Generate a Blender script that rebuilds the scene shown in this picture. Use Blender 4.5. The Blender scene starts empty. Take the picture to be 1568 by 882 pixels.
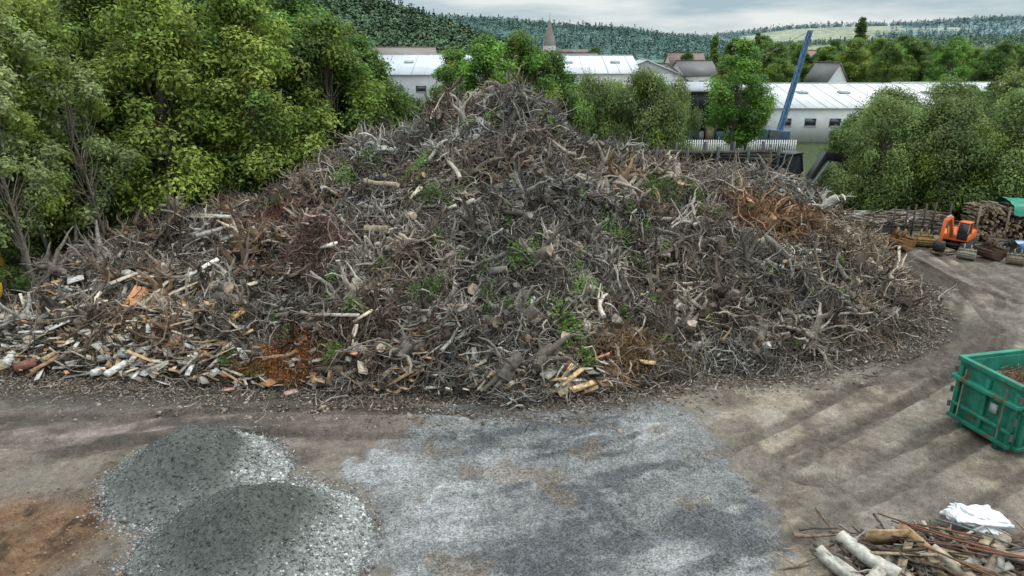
import bpy, math, numpy as np
from mathutils import Vector
rng=np.random.default_rng(7)
S=bpy.context.scene
# ---------------------------------------------------------------- helpers
def nrm(v): return v/(np.linalg.norm(v,axis=-1,keepdims=True)+1e-9)
def vnoise(x,y,seed=0):
    x=np.asarray(x,float);y=np.asarray(y,float)
    xi=np.floor(x).astype(np.int64);yi=np.floor(y).astype(np.int64)
    xf=x-xi;yf_=y-yi
    def h(a,b):
        n=(a*374761393+b*668265263+seed*1442695041)&0x7fffffff
        n=((n^(n>>13))*1274126177)&0x7fffffff
        return ((n^(n>>16))&0xffff)/65535.0
    u=xf*xf*(3-2*xf);v=yf_*yf_*(3-2*yf_)
    return (h(xi,yi)*(1-u)+h(xi+1,yi)*u)*(1-v)+(h(xi,yi+1)*(1-u)+h(xi+1,yi+1)*u)*v
def fbm(x,y,o=4,seed=0):
    a=.5;s=0;t=0
    for i in range(o):
        s=s+a*vnoise(x*2**i+17.3*i,y*2**i-9.1*i,seed+i);t+=a;a*=.5
    return s/t*2-1
def sst(a,b,x):
    t=np.clip((x-a)/(b-a),0,1);return t*t*(3-2*t)
def rotm(rx,ry,rz):
    cx,sx,cy,sy,cz,sz=math.cos(rx),math.sin(rx),math.cos(ry),math.sin(ry),math.cos(rz),math.sin(rz)
    return np.array([[cz,-sz,0],[sz,cz,0],[0,0,1]])@np.array([[cy,0,sy],[0,1,0],[-sy,0,cy]])@np.array([[1,0,0],[0,cx,-sx],[0,sx,cx]])
class MB:
    def __init__(s): s.V=[];s.Q=[];s.T=[];s.C=[];s.mq=[];s.mt=[];s.n=0
    def add(s,V,C,Q=None,T=None,m=0):
        V=np.asarray(V,float).reshape(-1,3);C=np.asarray(C,float)
        if C.ndim==1: C=np.tile(C,(len(V),1))
        s.V.append(V);s.C.append(C)
        if Q is not None and len(Q): Q=np.asarray(Q);s.Q.append(Q+s.n);s.mq.append(np.full(len(Q),m))
        if T is not None and len(T): T=np.asarray(T);s.T.append(T+s.n);s.mt.append(np.full(len(T),m))
        s.n+=len(V)
    def box(s,c,sz,col,rot=(0,0,0),m=0):
        v=np.array([[x,y,z] for x in(-.5,.5) for y in(-.5,.5) for z in(-.5,.5)])*np.array(sz)
        v=v@rotm(*rot).T+np.array(c)
        s.add(v,col,Q=[[0,1,3,2],[4,6,7,5],[0,4,5,1],[2,3,7,6],[0,2,6,4],[1,5,7,3]],m=m)
    def prism(s,pts,y0,y1,col,m=0):
        n=len(pts);a=[(p[0],y0,p[1]) for p in pts]+[(p[0],y1,p[1]) for p in pts]
        Q=[[i,(i+1)%n,n+(i+1)%n,n+i] for i in range(n)]
        T=[[0,i+1,i] for i in range(1,n-1)]+[[n,n+i,n+i+1] for i in range(1,n-1)]
        s.add(a,col,Q=Q,T=T,m=m)
    def tubes(s,P,R,k_s,C,caps=False,capC=None,m=0,rough=0):
        P=np.asarray(P,float);R=np.asarray(R,float)
        n,k,_=P.shape
        T=nrm(np.gradient(P,axis=1))
        av=nrm(P[:,-1]-P[:,0])
        ref=np.where(np.abs(av[:,2:3])>.8,np.array([[1.,0,0]]),np.array([[0,0,1.]]))[:,None,:]
        A=nrm(np.cross(T,np.broadcast_to(ref,T.shape)));B=np.cross(T,A)
        an=2*np.pi*np.arange(k_s)/k_s
        RR=R[:,:,None]*(1+rough*rng.normal(size=(n,1,k_s))+rough*.6*rng.normal(size=(n,k,k_s))) if rough else np.repeat(R[:,:,None],k_s,2)
        V=P[:,:,None]+RR[...,None]*(np.cos(an)[None,None,:,None]*A[:,:,None]+np.sin(an)[None,None,:,None]*B[:,:,None])
        i,j=np.meshgrid(np.arange(k-1),np.arange(k_s),indexing='ij');i=i.ravel();j=j.ravel();j2=(j+1)%k_s
        q=np.stack([i*k_s+j,i*k_s+j2,(i+1)*k_s+j2,(i+1)*k_s+j],1)
        Q=(q[None]+(np.arange(n)*k*k_s)[:,None,None]).reshape(-1,4)
        C=np.asarray(C,float)
        if C.ndim==1:C=np.tile(C,(n,1))
        Cv=np.repeat(C,k*k_s,axis=0)
        s.add(V.reshape(-1,3),Cv,Q=Q,m=m)
        if caps:
            if capC is None: capC=C
            capC=np.asarray(capC,float)
            if capC.ndim==1:capC=np.tile(capC,(n,1))
            for e in(0,k-1):
                ring=V[:,e];cen=P[:,e][:,None]
                vv=np.concatenate([ring,cen],1)
                jj=np.arange(k_s);t=np.stack([jj,(jj+1)%k_s,np.full(k_s,k_s)],1)
                if e==0:t=t[:,::-1]
                T_=(t[None]+(np.arange(n)*(k_s+1))[:,None,None]).reshape(-1,3)
                s.add(vv.reshape(-1,3),np.repeat(capC,k_s+1,axis=0),T=T_,m=m)
    def cyl(s,p0,p1,r,col,k=10,r2=None,capC=None,m=0):
        s.tubes(np.array([[p0,p1]],float),np.array([[r,r if r2 is None else r2]]),k,np.array(col,float),caps=True,capC=capC,m=m)
    def mesh(s,name,mats,smooth=False):
        V=np.concatenate(s.V);C=np.concatenate(s.C)
        Q=np.concatenate(s.Q) if s.Q else np.zeros((0,4),int);T=np.concatenate(s.T) if s.T else np.zeros((0,3),int)
        mi=np.concatenate((s.mq+s.mt)) if (s.mq or s.mt) else np.zeros(0)
        me=bpy.data.meshes.new(name)
        me.vertices.add(len(V));me.vertices.foreach_set('co',V.astype(np.float32).ravel())
        nq,nt=len(Q),len(T)
        me.loops.add(nq*4+nt*3);me.polygons.add(nq+nt)
        me.loops.foreach_set('vertex_index',np.concatenate([Q.ravel(),T.ravel()]).astype(np.int32))
        ls=np.concatenate([np.arange(nq)*4,nq*4+np.arange(nt)*3]).astype(np.int32)
        me.polygons.foreach_set('loop_start',ls)
        me.polygons.foreach_set('material_index',mi.astype(np.int32))
        if smooth: me.polygons.foreach_set('use_smooth',np.ones(nq+nt,bool))
        me.update(calc_edges=True)
        at=me.color_attributes.new('Col','FLOAT_COLOR','POINT')
        at.data.foreach_set('color',np.concatenate([C[:,:3],np.ones((len(C),1))],1).astype(np.float32).ravel())
        for m in (mats if isinstance(mats,list) else [mats]): me.materials.append(m)
        return me
    def obj(s,name,mats,parent=None,smooth=False,bevel=0):
        me=s.mesh(name,mats,smooth);o=bpy.data.objects.new(name,me);S.collection.objects.link(o)
        if parent:o.parent=parent
        if bevel:
            b=o.modifiers.new('bevel','BEVEL');b.width=bevel;b.segments=2;b.limit_method='ANGLE'
        return o
def empty(name,loc=(0,0,0),rz=0,sc=1):
    e=bpy.data.objects.new(name,None);S.collection.objects.link(e);e.location=loc;e.rotation_euler=(0,0,rz);e.scale=(sc,)*3
    return e
def linked(name,me,loc,rz=0,sc=(1,1,1),tilt=(0,0)):
    o=bpy.data.objects.new(name,me);S.collection.objects.link(o);o.location=loc;o.rotation_euler=(tilt[0],tilt[1],rz);o.scale=sc;return o
# ---------------------------------------------------------------- materials
def amat(name,rough=.85,scale=6,var=.35,bump=.3,bdist=.02,metal=0,spec=.3,rust=0,leaf=False,objrand=0):
    m=bpy.data.materials.new(name);m.use_nodes=True;nt=m.node_tree;N=nt.nodes;L=nt.links
    p=N['Principled BSDF'];out=N['Material Output']
    a=N.new('ShaderNodeAttribute');a.attribute_name='Col'
    tc=N.new('ShaderNodeTexCoord')
    no=N.new('ShaderNodeTexNoise');no.inputs['Scale'].default_value=scale;no.inputs['Detail'].default_value=6
    L.new(tc.outputs['Object'],no.inputs['Vector'])
    mr=N.new('ShaderNodeMapRange');mr.inputs[1].default_value=.3;mr.inputs[2].default_value=.7
    mr.inputs[3].default_value=1-var;mr.inputs[4].default_value=1+var
    L.new(no.outputs['Fac'],mr.inputs[0])
    mx=N.new('ShaderNodeVectorMath');mx.operation='SCALE'
    L.new(a.outputs['Color'],mx.inputs[0]);L.new(mr.outputs[0],mx.inputs['Scale'])
    col=mx.outputs[0]
    if objrand:
        oi=N.new('ShaderNodeObjectInfo');m2=N.new('ShaderNodeMapRange');m2.inputs[3].default_value=1-objrand;m2.inputs[4].default_value=1+objrand
        L.new(oi.outputs['Random'],m2.inputs[0]);sc2=N.new('ShaderNodeVectorMath');sc2.operation='SCALE'
        L.new(col,sc2.inputs[0]);L.new(m2.outputs[0],sc2.inputs['Scale']);col=sc2.outputs[0]
    if rust:
        n2=N.new('ShaderNodeTexNoise');n2.inputs['Scale'].default_value=2.3;n2.inputs['Detail'].default_value=9;n2.inputs['Roughness'].default_value=.72
        L.new(tc.outputs['Object'],n2.inputs['Vector'])
        r=N.new('ShaderNodeMapRange');r.inputs[1].default_value=.62-rust;r.inputs[2].default_value=.72-rust
        L.new(n2.outputs['Fac'],r.inputs[0])
        mm=N.new('ShaderNodeMix');mm.data_type='RGBA';L.new(r.outputs[0],mm.inputs[0]);L.new(col,mm.inputs[6])
        mm.inputs[7].default_value=(.10,.045,.022,1);col=mm.outputs[2]
    L.new(col,p.inputs['Base Color']);p.inputs['Roughness'].default_value=rough;p.inputs['Metallic'].default_value=metal
    p.inputs['Specular IOR Level'].default_value=spec
    if bump:
        b=N.new('ShaderNodeBump');b.inputs['Strength'].default_value=bump;b.inputs['Distance'].default_value=bdist
        nb=N.new('ShaderNodeTexNoise');nb.inputs['Scale'].default_value=scale*3;nb.inputs['Detail'].default_value=5
        L.new(tc.outputs['Object'],nb.inputs['Vector']);L.new(nb.outputs['Fac'],b.inputs['Height']);L.new(b.outputs[0],p.inputs['Normal'])
    if leaf:
        tr=N.new('ShaderNodeBsdfTranslucent');L.new(col,tr.inputs['Color'])
        ms=N.new('ShaderNodeMixShader');ms.inputs[0].default_value=.4
        L.new(p.outputs[0],ms.inputs[1]);L.new(tr.outputs[0],ms.inputs[2]);L.new(ms.outputs[0],out.inputs['Surface'])
    return m
M_wood=amat('weathered_wood',.92,6,.42,.7,.03,spec=.1)
M_core=amat('brush_soil',.95,7,.6,1,.08,spec=.1)
M_bark=amat('bark',.9,8,.3,.5,.02,spec=.15)
M_leaf=amat('leaves',.6,.8,.3,0,leaf=True,spec=.25,objrand=.2)
M_weed=amat('weed_leaves',.55,2,.25,0,leaf=True,spec=.35)
M_paint=amat('dirty_paint',.5,2.5,.18,.1,.01,spec=.45)
M_cont=amat('rusty_green_paint',.55,3,.3,.25,.01,spec=.35,rust=.07)
M_rust=amat('rusty_steel',.75,5,.35,.3,.01,metal=.3)
M_wall=amat('plaster_wall',.85,1.2,.08,.1,.01)
M_roof=amat('sheet_roof',.55,.35,.12,.1,.01,spec=.4)
M_glass=amat('window_glass',.12,1,.05,0,spec=.6)
M_rubber=amat('rubber_and_steel',.6,5,.3,.2,.01)
M_stone=amat('crushed_stone',.9,9,.3,.4,.01,spec=.2)
M_forest=amat('forest_foliage',.8,.05,.3,0,spec=.1)
M_fabric=amat('plastic_sheet',.45,3,.08,.4,.02,spec=.4)
# ---------------------------------------------------------------- pile heightfield
def yf(X): return np.interp(X,[-27,-24,-20,-14,-8.2,-3,.4,4,6.8,10,14.1,18,20.5,22.5],[29,26,24.2,23.4,22.9,22.4,22,22.6,24,24.3,26,28,31,35])
def yrr(X): return np.interp(X,[-27,-22,-16,-8,8,18,20.5,22.5],[33,35,39,40.5,40.5,38.5,37,36])
def Rr(X): return np.interp(X,[-28,-26,-24,-22.8,-19,-15.6,-13.5,-11.5,-9.5,-6,-4,-1,1.2,2.4,3.6,4.8,6.6,9,12,15,17.2,18.8,20.5,22.3],[0,.4,1.2,1.9,2.6,3.4,4.4,5.5,6.3,7.3,8.5,9.15,9.1,8.4,6.9,6.2,6.1,5.3,4.8,4.65,4.1,2.3,.9,0])
def H(X,Y):
    a=yf(X)+fbm(X*.5,X*0+3,3,5)*.7;b=yrr(X)
    s=np.clip((Y-a)/(b-a),0,1)
    f=s**.84
    bk=1-sst(2,15,Y-b)
    h=Rr(X)*f*bk
    edge=sst(.0,.12,s)*sst(0,1.5,h)
    rid=1-2*np.abs(fbm(X*.55,Y*.55,2,23))*2
    h=h+edge*(fbm(X*.33,Y*.33,3,11)*.85+fbm(X*1.1,Y*1.1,3,21)*.65+.22*np.clip(rid,-1,1))
    return np.where((s<=0)|(h<=0.02),-.3,h)
def Hn(X,Y,e=.35):
    gx=(H(X+e,Y)-H(X-e,Y))/(2*e);gy=(H(X,Y+e)-H(X,Y-e))/(2*e)
    gx=np.clip(gx,-1.5,1.5);gy=np.clip(gy,-1.5,1.5)
    return nrm(np.stack([-gx,-gy,np.ones_like(gx)],-1))
def samp(n,x0=-26,x1=23,y0=21.5,y1=46,hm=.12,left=.5):
    out=[];c=0
    while c<n:
        x=rng.uniform(x0,x1,n*2);y=rng.uniform(y0,y1,n*2);h=H(x,y);k=h>hm
        k&=(y<yrr(x)+4)
        k&=rng.random(n*2)<(left+(1-left)*sst(-14.5,-10.5,x+(y-26)*.25))
        k&=rng.random(n*2)<(.42+.58*sst(-.3,.2,fbm(x*.5,y*.5,3,99)))
        out.append(np.stack([x[k],y[k],h[k]],1));c+=k.sum()
    return np.concatenate(out)[:n]
mb=MB()
xs=np.arange(-28,24.5,.11);ys=np.arange(21,58,.13);X,Y=np.meshgrid(xs,ys,indexing='ij')
Z=H(X,Y);Z=np.where(Z>0,Z-.1+fbm(X*4,Y*4,3,31)*.24*sst(0,.6,Z),Z)
nx,ny=X.shape;ii,jj=np.meshgrid(np.arange(nx-1),np.arange(ny-1),indexing='ij');ii=ii.ravel();jj=jj.ravel()
Q=np.stack([ii*ny+jj,(ii+1)*ny+jj,(ii+1)*ny+jj+1,ii*ny+jj+1],1)
keep=(Z.ravel()[Q].max(1)>-.2);Q=Q[keep]
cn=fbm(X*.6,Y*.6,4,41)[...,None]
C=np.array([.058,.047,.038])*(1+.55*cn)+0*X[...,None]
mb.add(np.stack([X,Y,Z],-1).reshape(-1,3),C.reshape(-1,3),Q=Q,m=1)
def palette(n,p,cols):
    c=np.array(cols)[rng.choice(len(cols),n,p=np.array(p)/sum(p))];return c*rng.uniform(.7,1.3,(n,1))
def zone_tint(P,C):
    x,y=P[:,0],P[:,1]
    def z(cx,cy,r,col,amt):
        nonlocal C
        d=np.hypot(x-cx,y-cy)+fbm(x,y,2,9)*r*.5
        m=((1-sst(r*.4,r,d))*amt)[:,None]
        lum=(C.mean(1,keepdims=True)/.14)
        C=C*(1-m)+np.array(col)*lum*m
    z(14,35.2,3.4,(.18,.10,.055),.8);z(-9,30.5,2.8,(.13,.08,.065),.6);z(-8.8,24.3,1.7,(.19,.10,.05),.7)
    z(4.5,24.0,1.6,(.18,.11,.065),.7);z(-12.5,35,2.2,(.16,.09,.07),.6);z(0,30,6,(.14,.132,.118),.6);z(18,33,4,(.16,.12,.085),.5)
    z(3,40,5,(.15,.138,.12),.5);z(-4,27,3,(.15,.115,.088),.4);z(9,29,3,(.14,.118,.095),.4)
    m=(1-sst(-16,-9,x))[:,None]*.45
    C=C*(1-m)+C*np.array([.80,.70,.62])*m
    q=fbm(x*.5,y*.5,3,77)[:,None];q2=fbm(x*.3+7,y*.3,2,78)[:,None]
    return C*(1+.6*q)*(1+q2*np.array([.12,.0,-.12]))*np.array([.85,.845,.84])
GREY=[(.25,.222,.188),(.145,.122,.100),(.080,.063,.050),(.40,.36,.305),(.18,.128,.088)]
def dirs(P,nz=.35):
    n=Hn(P[:,0],P[:,1]);r=nrm(rng.normal(size=P.shape))
    t=nrm(r-(r*n).sum(1,keepdims=True)*n)
    g=np.stack([n[:,0]*n[:,2],n[:,1]*n[:,2],-(n[:,0]**2+n[:,1]**2)],1)
    g=nrm(g)*np.where(rng.random(len(P))<.5,1,-1)[:,None]
    dw=(0.25+.9*sst(3,12,P[:,0]))[:,None]*rng.uniform(0,1.6,(len(P),1))
    return nrm(t+g*dw+n*rng.normal(0,nz,(len(P),1))),n
def branch(mb,P,D,Ln,r,k,m,wob,C,taper=.35,caps=False,capC=None,start=.5,rough=0):
    n=len(P);st=(Ln/(k-1))[:,None];p=P-D*Ln[:,None]*start;pts=[p];ds=[D];d=D
    for i in range(k-1):
        d=nrm(d+rng.normal(0,wob,(n,3)));p=p+d*st;pts.append(p);ds.append(d)
    PP=np.stack(pts,1);RR=r[:,None]*np.linspace(1,taper,k)[None]
    mb.tubes(PP,RR,m,C,caps=caps,capC=capC,rough=rough)
    return PP,RR,ds
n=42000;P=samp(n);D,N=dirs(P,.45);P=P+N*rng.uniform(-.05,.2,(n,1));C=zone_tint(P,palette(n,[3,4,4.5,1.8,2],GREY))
branch(mb,P,D,rng.uniform(.25,1.0,n),rng.uniform(.008,.021,n),4,3,.32,C)
nt=2300;Pt=samp(nt);Dt,Nt=dirs(Pt,.5)
k=20;P=np.repeat(Pt,k,0)+rng.normal(0,.22,(nt*k,3));D=nrm(np.repeat(Dt,k,0)+rng.normal(0,.33,(nt*k,3)))
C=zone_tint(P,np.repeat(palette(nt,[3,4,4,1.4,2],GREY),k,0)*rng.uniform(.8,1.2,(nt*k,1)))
branch(mb,P,D,rng.uniform(.35,1.1,nt*k),rng.uniform(.008,.017,nt*k),4,3,.22,C,start=.3)
n=12500;P=samp(n);D,N=dirs(P,.35);P=P+N*rng.uniform(-.05,.25,(n,1))
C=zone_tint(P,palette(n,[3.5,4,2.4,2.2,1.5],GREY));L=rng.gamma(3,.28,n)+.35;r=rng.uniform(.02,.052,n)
PP,RR,ds=branch(mb,P,D,L,r,6,5,.36,C)
for j in(1,2,3,4):
    s=rng.random(n)<.55
    branch(mb,PP[s,j],nrm(ds[j][s]+rng.normal(0,.6,(s.sum(),3))+N[s]*.25),L[s]*rng.uniform(.25,.55,s.sum()),RR[s,j]*.7,4,3,.35,C[s],start=0)
n=2100;P=samp(n,hm=.5,left=.8);D,N=dirs(P,.3);P=P+N*rng.uniform(0,.22,(n,1))
C=zone_tint(P,palette(n,[3.5,4,2.2,2.2,1],GREY));L=rng.gamma(3,.3,n)+.4;r=rng.uniform(.05,.11,n)
PP,RR,ds=branch(mb,P,D,L,r,6,7,.28,C,taper=.5,caps=True,capC=np.clip(C*1.5,0,.4),rough=.1)
for j in(2,3,4):
    s=rng.random(n)<.5
    branch(mb,PP[s,j],nrm(ds[j][s]+rng.normal(0,.6,(s.sum(),3))+N[s]*.3),L[s]*.5,RR[s,j]*.7,4,4,.35,C[s],start=0)
n=1500;P=samp(n,hm=.5,left=.7);_,N=dirs(P);C=zone_tint(P,palette(n,[3.2,4,2.6,1.5,2],GREY));sz=rng.gamma(4,.14,n)+.2
A=nrm(N+rng.normal(0,.9,(n,3)));P=P+N*(.05+.12*sz[:,None])
cutC=np.clip(C*1.1+np.array([.10,.065,.035])*(rng.random((n,1))<.22),0,.42)
branch(mb,P,A,sz*.75,sz*.22,5,9,.14,C,taper=.62,caps=True,capC=cutC,rough=.16)
for a in range(11):
    D=nrm(-A*.3+rng.normal(0,.8,(n,3)));PP,RR,ds=branch(mb,P-A*sz[:,None]*.2,D,sz*rng.uniform(.7,1.7,n),sz*rng.uniform(.05,.15,n),6,5,.42,C*rng.uniform(.75,1.3,(n,1)),taper=.15,start=0)
    if a%2==0:
        branch(mb,PP[:,2],nrm(ds[2]+rng.normal(0,.7,(n,3))),sz*.7,RR[:,2]*.75,4,4,.4,C,taper=.2,start=0)
        branch(mb,PP[:,3],nrm(ds[3]+rng.normal(0,.7,(n,3))),sz*.5,RR[:,3]*.7,4,3,.4,C,taper=.2,start=0)
n=170;x=rng.uniform(-14,19,n);y=yrr(x)+rng.uniform(-2,1.5,n);P=np.stack([x,y,H(x,y)],1);D=nrm(rng.normal(0,.7,(n,3))+np.array([0,0,.8]));C=zone_tint(P,palette(n,[3,3,2,1,1],GREY))
PP,RR,ds=branch(mb,P,D,rng.uniform(.5,1.5,n),rng.uniform(.02,.06,n),6,5,.35,C,start=.2,taper=.2)
for j in(2,3,4): branch(mb,PP[:,j],nrm(ds[j]+rng.normal(0,.6,(n,3))),rng.uniform(.2,.6,n),RR[:,j]*.6,4,3,.3,C,start=0)
def leaves(mb,cen,nrmv,ls,C,m=0):
    n=len(cen);nv=nrm(nrmv);r=nrm(rng.normal(size=(n,3)));t=nrm(np.cross(nv,r));b=np.cross(nv,t)
    L=(ls*rng.uniform(.6,1.3,n))[:,None];W=L*rng.uniform(.35,.6,(n,1))
    V=np.stack([cen-t*L*.5,cen+b*W*.5+nv*L*.08,cen+t*L*.5,cen-b*W*.5+nv*L*.08],1)
    mb.add(V.reshape(-1,3),np.repeat(C,4,0),Q=np.arange(4*n).reshape(-1,4),m=m)
def bush_brush(cx,cy,r,n,col,L0,L1,nl):
    def pts(n):
        P=np.stack([rng.normal(cx,r,n),rng.normal(cy,r*.7,n)],1);z=H(P[:,0],P[:,1]);kk=z>0;return np.c_[P[kk],z[kk]+rng.uniform(0,.4,kk.sum())]
    P=pts(n);D,N=dirs(P,.8);C=np.array(col)*rng.uniform(.5,1.5,(len(P),1));branch(mb,P,nrm(D+N*.3),rng.uniform(L0,L1,len(P)),rng.uniform(.007,.014,len(P)),4,3,.4,C,start=0)
    P=pts(nl);leaves(mb,P,rng.normal(size=P.shape)+[0,0,.5],.10,np.array(col)*rng.uniform(.5,1.7,(len(P),1)))
bush_brush(14.0,34.6,1.5,4500,(.19,.11,.06),.3,.9,6000)
bush_brush(-9.1,23.9,.8,1200,(.28,.11,.035),.12,.4,6500);bush_brush(-9.3,30.8,1.0,1900,(.135,.08,.065),.2,.7,1800)
bush_brush(-9.9,23.5,.4,200,(.11,.12,.03),.1,.3,1400)
bush_brush(5.0,24.6,.9,1100,(.21,.13,.07),.15,.5,1600);bush_brush(-12.8,35.6,.9,900,(.20,.09,.06),.2,.5,1400);bush_brush(-4.6,24.3,1.0,900,(.17,.11,.07),.15,.5,900)
n=58000;P=samp(n,left=1,hm=.03);P[:,2]+=rng.uniform(-.02,.12,n);leaves(mb,P,rng.normal(size=(n,3))+[0,-.4,.8],.13,zone_tint(P,palette(n,[1.8,3,5,.8,2.5],GREY)))
n=170;P=samp(n,hm=.3,left=1);D,N=dirs(P,.3);P=P+N*rng.uniform(.05,.2,(n,1));C=zone_tint(P,palette(n,[4,3,2,2,2],GREY))
branch(mb,P,D,rng.uniform(.35,1.2,n),rng.uniform(.07,.16,n),4,9,.04,C,taper=.92,caps=True,capC=palette(n,[1,1,1],[(.36,.27,.19),(.28,.22,.16),(.32,.20,.13)]),rough=.07)
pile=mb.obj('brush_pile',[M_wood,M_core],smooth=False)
# lumber
mb=MB()
def put_board(x,y,L,w,t,az,el,col,dz=.15):
    h=float(H(np.array([x]),np.array([y]))[0]);mb.box((x,y,max(h,0)+dz),(L,w,t),np.array(col),(rng.normal(.25,.25),-el,az))
CR=(.52,.44,.33);WH=(.58,.55,.50);TN=(.44,.28,.16);GB=(.36,.33,.28);OR=(.52,.25,.13)
for a in [(-16.3,35.5,3.0,.24,.06,-.55,.12,CR,.9),(-15.6,35.2,3.2,.22,.07,-.62,.1,GB,.95),(-14.4,36,1.6,.22,.06,-.9,.35,CR,.9),(-15,34.4,2.6,.25,.15,.6,.15,GB,.6),(-13.8,33.4,1.8,.16,.16,.45,.3,GB,.5),
 (-16.8,28.6,1.5,.7,.05,1.45,.5,OR,.7),(-15.9,28.9,1.4,.2,.05,1.2,.4,CR,.6),(-17.1,29.2,1.9,.16,.06,1.25,.4,WH,.55),(-14.1,29.3,2.0,.2,.05,.85,.3,WH,.55),(-14.2,28.7,2.1,.18,.05,.75,.25,CR,.55),(-17.8,29.9,1.4,.2,.06,.8,.2,CR,.5),
 (-19.0,26.6,.9,.5,.05,.9,.2,WH,.45),(-18.4,28,1.3,.2,.05,.3,.1,CR,.45),(-18.2,31.0,.8,.45,.04,.2,.2,WH,.5),(-20.6,30.6,.7,.45,.05,.5,.2,WH,.5),(-15.3,24.0,1.0,.24,.2,1.2,.1,WH,.3),(-16.0,23.9,.5,.25,.2,.3,.1,WH,.25),
 (-6.2,24.3,1.5,.16,.07,1.4,.7,CR,.5),(-6.9,25.2,1.9,.16,.08,-.3,.1,GB,.5),(-5.9,25.2,.9,.14,.07,.7,.3,CR,.5),(-6.5,30.1,1.2,.28,.16,-.6,.3,CR,.5),(-2.9,31,1.2,.3,.12,-1.1,.4,CR,.5),(-8.3,29.8,1.1,.3,.1,-.7,.3,WH,.5),(-4.6,32.5,1.0,.22,.1,1.2,.4,CR,.5),
 (-18.6,24.9,1.3,.12,.05,.5,.1,CR,.15),(-17.2,25.4,1.8,.1,.05,.25,.1,GB,.2),(5.0,23.8,1.0,.16,.08,-.5,.1,(.5,.34,.17),.35),(2.2,22.6,1.1,.18,.06,.7,.3,(.56,.38,.2),.35),(2.4,22.4,1.3,.2,.06,.35,.15,(.52,.36,.2),.25),(1.9,22.3,1.1,.16,.06,.1,.1,(.58,.42,.25),.2),(2.0,22.7,.9,.12,.06,.9,.5,(.5,.32,.16),.4),(1.6,22.5,.9,.1,.06,-.4,.3,(.5,.36,.2),.3),
 (-11.3,26.2,.6,.4,.1,.6,.5,(.5,.3,.13),.4),(-10.8,25.7,.6,.3,.1,-.6,.5,(.5,.34,.18),.3),(-13.8,25.6,.7,.4,.06,.2,.4,(.36,.17,.10),.3),(-20,24.6,.9,.6,.06,.5,.2,(.40,.33,.2),.2),(-19.1,24.4,.7,.5,.3,.5,.2,(.2,.09,.07),.3),(-8.2,22.7,.5,.3,.05,.5,.1,(.40,.28,.24),.1),(-10.6,22.9,.5,.3,.04,.1,.1,(.36,.21,.16),.12)]:
    put_board(*a)
n=820
for i in range(n):
    x=rng.uniform(-23,-11.0) if rng.random()<.82 else rng.uniform(-13,4);lo=float(yf(np.array([x]))[0]);y=lo+abs(rng.normal(0,1))*4.8
    if x>-11.:y=lo+abs(rng.normal(0,1))*.8
    L=min(rng.gamma(2,.26)+.12,2.0);w=rng.uniform(.07,.24) if L<.7 else rng.uniform(.08,.2)
    c=[CR,WH,TN,GB,OR,(.25,.16,.1),(.38,.36,.33)][rng.choice(7,p=[.22,.09,.17,.20,.07,.17,.08])]
    if rng.random()<.25:L=min(L,.6);w=L*.65
    put_board(x,y,L,w,rng.uniform(.02,.05),rng.uniform(0,3.14),rng.normal(0,.35),np.array(c)*rng.uniform(.5,1.0),rng.uniform(.1,.42))
mb.obj('scrap_lumber',M_wood)
mb=MB()
def plog(x,y,L,r,az,el,col,cap,dz=.3,k=12,wob=.05):
    h=max(float(H(np.array([x]),np.array([y]))[0]),0);d=np.array([[math.cos(el)*math.cos(az),math.cos(el)*math.sin(az),math.sin(el)]])
    branch(mb,np.array([[x,y,h+dz]]),d,np.array([L]),np.array([r]),6,k,wob,np.array(col),taper=.85,caps=True,capC=np.array(cap),rough=.07)
PC=(.40,.30,.21)
for a in [(-12.5,27.8,1.3,.28,-.9,.2,(.12,.10,.085),PC,.45),(-12.0,27.2,1.2,.26,-.3,.05,(.11,.09,.08),PC,.45),(-13.3,28.6,1.1,.24,-1.2,.1,(.13,.1,.085),PC,.45),(-12.2,29.3,1.1,.3,-.8,.3,(.12,.09,.07),PC,.5),(-13.9,30.2,1.4,.2,-1.9,0,(.16,.13,.1),PC),
 (-6.4,33.8,3.1,.13,-.75,.05,(.36,.30,.2),PC,.7),(-5.9,31.4,2.2,.19,-.15,0,(.30,.24,.16),PC,.5),(-7.2,31.0,1.5,.22,.5,.1,(.16,.14,.11),PC,.4),(-4.6,30.6,1.2,.17,-1.2,.2,(.42,.36,.24),PC,.5),
 (-1.6,26.2,.5,.26,-1.5,.4,(.15,.12,.1),(.50,.37,.28),.5),(2.9,29,.5,.2,-1.5,.3,(.15,.12,.1),PC,.5),(2.0,24.2,.5,.22,-1.5,.4,(.15,.12,.1),(.48,.36,.27),.5),(-5.2,24.1,1.4,.2,-1.3,.3,(.1,.085,.07),PC,.3),
 (8.5,33.5,2.6,.12,.05,0,(.30,.25,.2),PC,.6),(12.8,31,2.5,.14,-1.2,-.3,(.17,.14,.12),PC,.5),(12.2,26.5,2.4,.17,-1.0,-.3,(.13,.11,.09),PC,.4),(10.4,26.6,2.2,.15,1.3,.3,(.12,.1,.085),PC,.4),
 (9.0,29,2.6,.13,1.9,.4,(.2,.17,.14),PC,.4),(15.4,29,2.2,.14,1.6,.4,(.15,.12,.1),PC,.4),(-.9,24.6,1.2,.24,-1.0,.2,(.12,.1,.085),PC,.3),(-2.8,33.5,2.1,.11,1.9,.3,(.34,.3,.25),PC,.6)]: plog(*a)
mb.obj('cut_logs',M_wood)
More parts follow.
